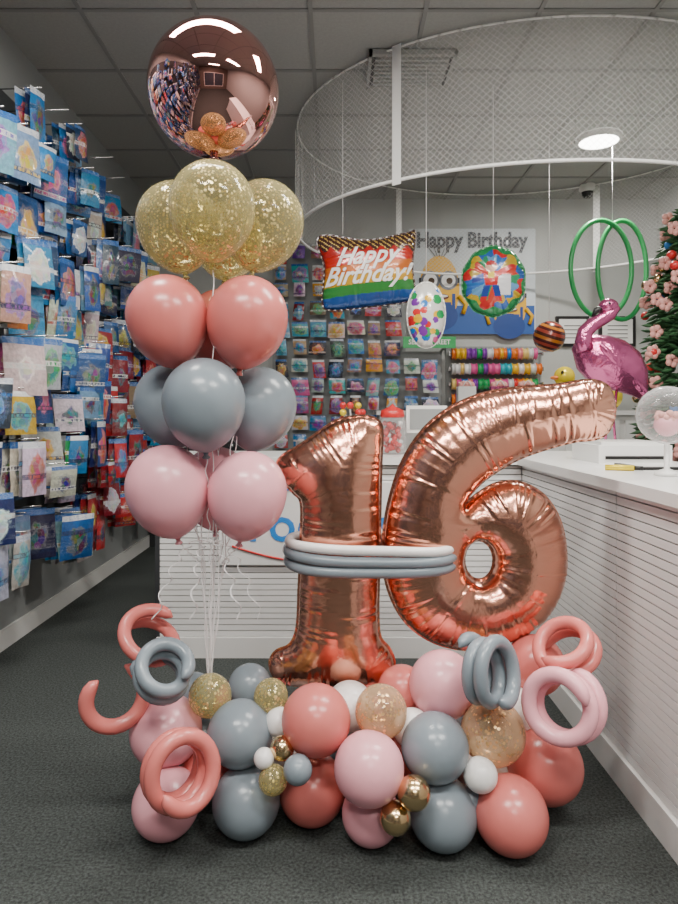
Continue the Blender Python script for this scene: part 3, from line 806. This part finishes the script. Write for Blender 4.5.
for i, k in enumerate(knots):
    pts = []; top = k; mid = Vector((-.415+.5*(top.x+.415)*.6, 2.2+(top.y-2.2)*.3, .80))
    for j in range(50):
        t = j/49
        p = top.lerp(mid, min(1, t*1.4)) if t < .714 else mid.lerp(base, (t-.714)/.286)
        p = p+Vector((.004*math.sin(j*.9+i), .004*math.cos(j*.8+i), 0))
        pts.append(p)
    mb.tube(pts, .0018, 5, 0)
for i in range(7):
    a = i*.9; p0 = Vector((-.42, 2.15, .88)); pts = []
    for j in range(70):
        t = j/69; R = .012
        pts.append(p0+Vector((math.cos(a)*.18*t+R*math.cos(t*34), -.05*t+R*math.sin(t*34), .1*t-.34*t*t)))
    mb.tube(pts, .0014, 5, 0)
mb.build("ribbons", [M['ribbon']], bq)

# base cluster
bs = MB()
base_b = [(-.520, 2.01, .104, .102, PI_), (-.275, 2.02, .105, .104, GR), (-.073, 2.08, .108, .106, CO), (.109, 1.98, .09, .088, PI_), (.324, 1.96, .104, .102, GR), (.523, 1.94, .112, .108, CO),
 (-.545, 2.10, .285, .112, PI_), (-.298, 2.05, .300, .102, GR), (-.058, 2.0, .366, .106, CO), (.099, 1.90, .272, .102, PI_), (.302, 1.97, .297, .101, GR), (.490, 2.02, .318, .098, C2), (.675, 2.10, .175, .118, CO),
 (-.415, 2.14, .150, .09, CO),
 (-.402, 2.10, .398, .068, CF), (-.293, 2.25, .365, .075, GR), (-.206, 2.10, .396, .055, CF), (-.175, 2.05, .336, .045, WH), (.049, 2.14, .345, .08, WH), (.141, 2.0, .392, .080, C2),
 (.225, 2.2, .373, .082, CO), (.350, 2.12, .425, .108, PI_), (.689, 2.25, .44, .10, CO), (.56, 2.32, .38, .1, PI_), (.242, 2.05, .317, .06, WH),
 (.60, 2.18, .31, .08, WH),
 (-.158, 1.95, .305, .036, CG), (-.182, 1.92, .227, .043, CF), (-.108, 1.89, .273, .042, GR), (.224, 1.85, .229, .047, CG), (.172, 1.86, .152, .045, CG), (.43, 1.93, .236, .05, WH), (.41, 1.97, .142, .04, GR), (-.21, 1.93, .285, .03, WH),
 (-.5, 2.38, .115, .11, GR), (-.27, 2.38, .115, .11, PI_), (-.03, 2.42, .115, .11, GR), (.2, 2.38, .115, .11, CO), (.43, 2.38, .115, .11, PI_), (.66, 2.40, .115, .11, GR),
 (-.15, 2.24, .13, .1, WH), (.1, 2.2, .13, .1, GR), (.32, 2.2, .13, .1, CO), (.5, 2.17, .12, .1, WH), (-.35, 2.3, .28, .08, CO), (-.5, 2.3, .31, .08, GR),
 (-.12, 2.28, .255, .07, GR), (.42, 2.32, .26, .07, GR), (.15, 2.3, .25, .075, PI_)]
for x, y, z, r, m in base_b:
    c = Vector((x, y, z)); ctr = Vector((x*.75, 2.25, .22)); up = (c-ctr)
    if up.length < .02: up = Vector((0, 0, 1))
    latex(bs, c, r, up, m, pear=.25, knot=False)
bs.build("balloon_base_cluster", LM)

# coiled modelling balloons
def coil(name, c, R, turns, tr, axis, m, pitch=None, phase=0.0, sq=1.0, drift=0.0):
    mb = MB(); a = Vector(axis).normalized()
    u = a.cross(Vector((0, 0, 1))).normalized(); w = u.cross(a); pitch = pitch or tr*2.15
    n = int(turns*28); pts = []; rad = []
    for i in range(n+1):
        t = i/n; an = phase+turns*2*math.pi*t
        RR = R*(1+.07*math.sin(an*.5+1)-drift*t)
        pts.append(Vector(c)+u*RR*math.cos(an)+w*RR*sq*math.sin(an)+a*pitch*turns*(t-.5))
        e = min(i, n-i)/3.0
        rad.append(tr*(1 if e >= 1 else math.sqrt(max(.02, 1-(1-e)**2))))
    mb.tube(pts, rad, 16, m); mb.build(name, LM)
nm = "coiled_modelling_balloon"
coil(nm, (-.60, 2.10, .585), .088, 1.3, .021, (.45, -.45, .85), CO, phase=1.0, pitch=.07)
coil(nm, (-.683, 2.02, .425), .085, .85, .023, (.3, -1, .15), CO, phase=1.9, pitch=.09)
coil(nm, (-.521, 1.97, .525), .074, 2.6, .0205, (.45, -.6, .75), GR, phase=.5, drift=.15)
coil(nm, (-.438, 1.84, .300), .088, 2.6, .022, (.75, -1, .15), CO, phase=2.2, sq=1.1, drift=.1)
coil(nm, (.454, 1.95, .535), .072, 2.7, .021, (1.1, -1, .2), GR, phase=1.0, sq=1.15)
coil(nm, (.73, 2.08, .56), .085, 1.8, .021, (-.5, -.5, .8), CO, phase=0, pitch=.06)
coil(nm, (.672, 1.93, .44), .092, 2.2, .023, (-.75, -1, .3), PI_, phase=1.6, drift=.1)

# ------------------------------------------------------------------ numbers
def px(pts): return [(a-335, 690-b) for a, b in pts]
S = .003522
one = smooth_outline(px([(345, 422), (362, 420), (376, 423), (382, 434), (381, 470), (380, 520), (379, 570), (378, 615), (380, 640), (389, 652), (394, 665), (392, 682), (380, 690), (335, 691), (288, 688), (274, 680), (270, 666), (276, 655), (290, 648), (297, 630), (299, 590), (301, 540), (301, 507), (294, 497), (284, 486), (277, 471), (282, 460), (300, 449), (320, 435), (333, 426)]), 1.6)
six = smooth_outline(px([(597, 384), (608, 392), (613, 412), (607, 432), (595, 441), (572, 444), (545, 451), (515, 462), (488, 478), (470, 494), (460, 509), (474, 497), (494, 486), (517, 485), (540, 497), (556, 520), (563, 550), (562, 582), (550, 612), (528, 634), (500, 647), (465, 653), (432, 646), (405, 628), (388, 601), (380, 568), (381, 530), (388, 495), (400, 462), (420, 432), (447, 410), (480, 396), (515, 390), (555, 387), (580, 383)]), 1.6)
hole = smooth_outline([(476-335+15*math.cos(t*math.pi/5), 690-563+20*math.sin(t*math.pi/5)) for t in range(10)], 1.6)
foil_mesh("number_one_foil_balloon", [one], 2.0, 1.5, .80, S, (0, 2.30, .345), [M['rose']], wr=(2.6, 7.5, 11), flange=1.6, seed=1, rotz=0.0)
foil_mesh("number_six_foil_balloon", [six, hole], 2.0, 1.5, .80, S, (0.012, 2.31, .340), [M['rose']], wr=(2.9, 7.5, 13), flange=1.6, seed=2)
mb = MB()
def belt(z, r, mat, k=1.0, dz=0):
    pts = []
    for i in range(72):
        a = 2*math.pi*i/72; ca, sa = math.cos(a), math.sin(a); e = .55
        x = .122+.282*k*math.copysign(abs(ca)**e, ca); y = 2.305+.160*k*math.copysign(abs(sa)**.7, sa)
        pts.append((x, y, z+.005*math.sin(a*2+dz)-.006*math.cos(a)))
    mb.tube(pts, r, 12, mat, closed=True)
belt(.853, .017, 3); belt(.820, .018, 2, 1.02, 1); belt(.786, .018, 2, 1.01, 2)
mb.build("modelling_balloon_belt", LM)

# ------------------------------------------------------------------ world + camera
w = bpy.data.worlds.new("World"); scene.world = w; w.use_nodes = True
w.node_tree.nodes["Background"].inputs[0].default_value = (.6, .65, .7, 1); w.node_tree.nodes["Background"].inputs[1].default_value = .3
cd = bpy.data.cameras.new("Camera"); cam = bpy.data.objects.new("Camera", cd); COL.objects.link(cam)
cam.location = (0, 0, 1.3); cam.rotation_euler = (math.pi/2, 0, 0)
cd.sensor_fit = 'VERTICAL'; cd.sensor_height = 36; cd.sensor_width = 27; cd.lens = 26.0
cd.shift_y = -37/904; cd.shift_x = 4/904
cd.clip_start = .02
scene.camera = cam
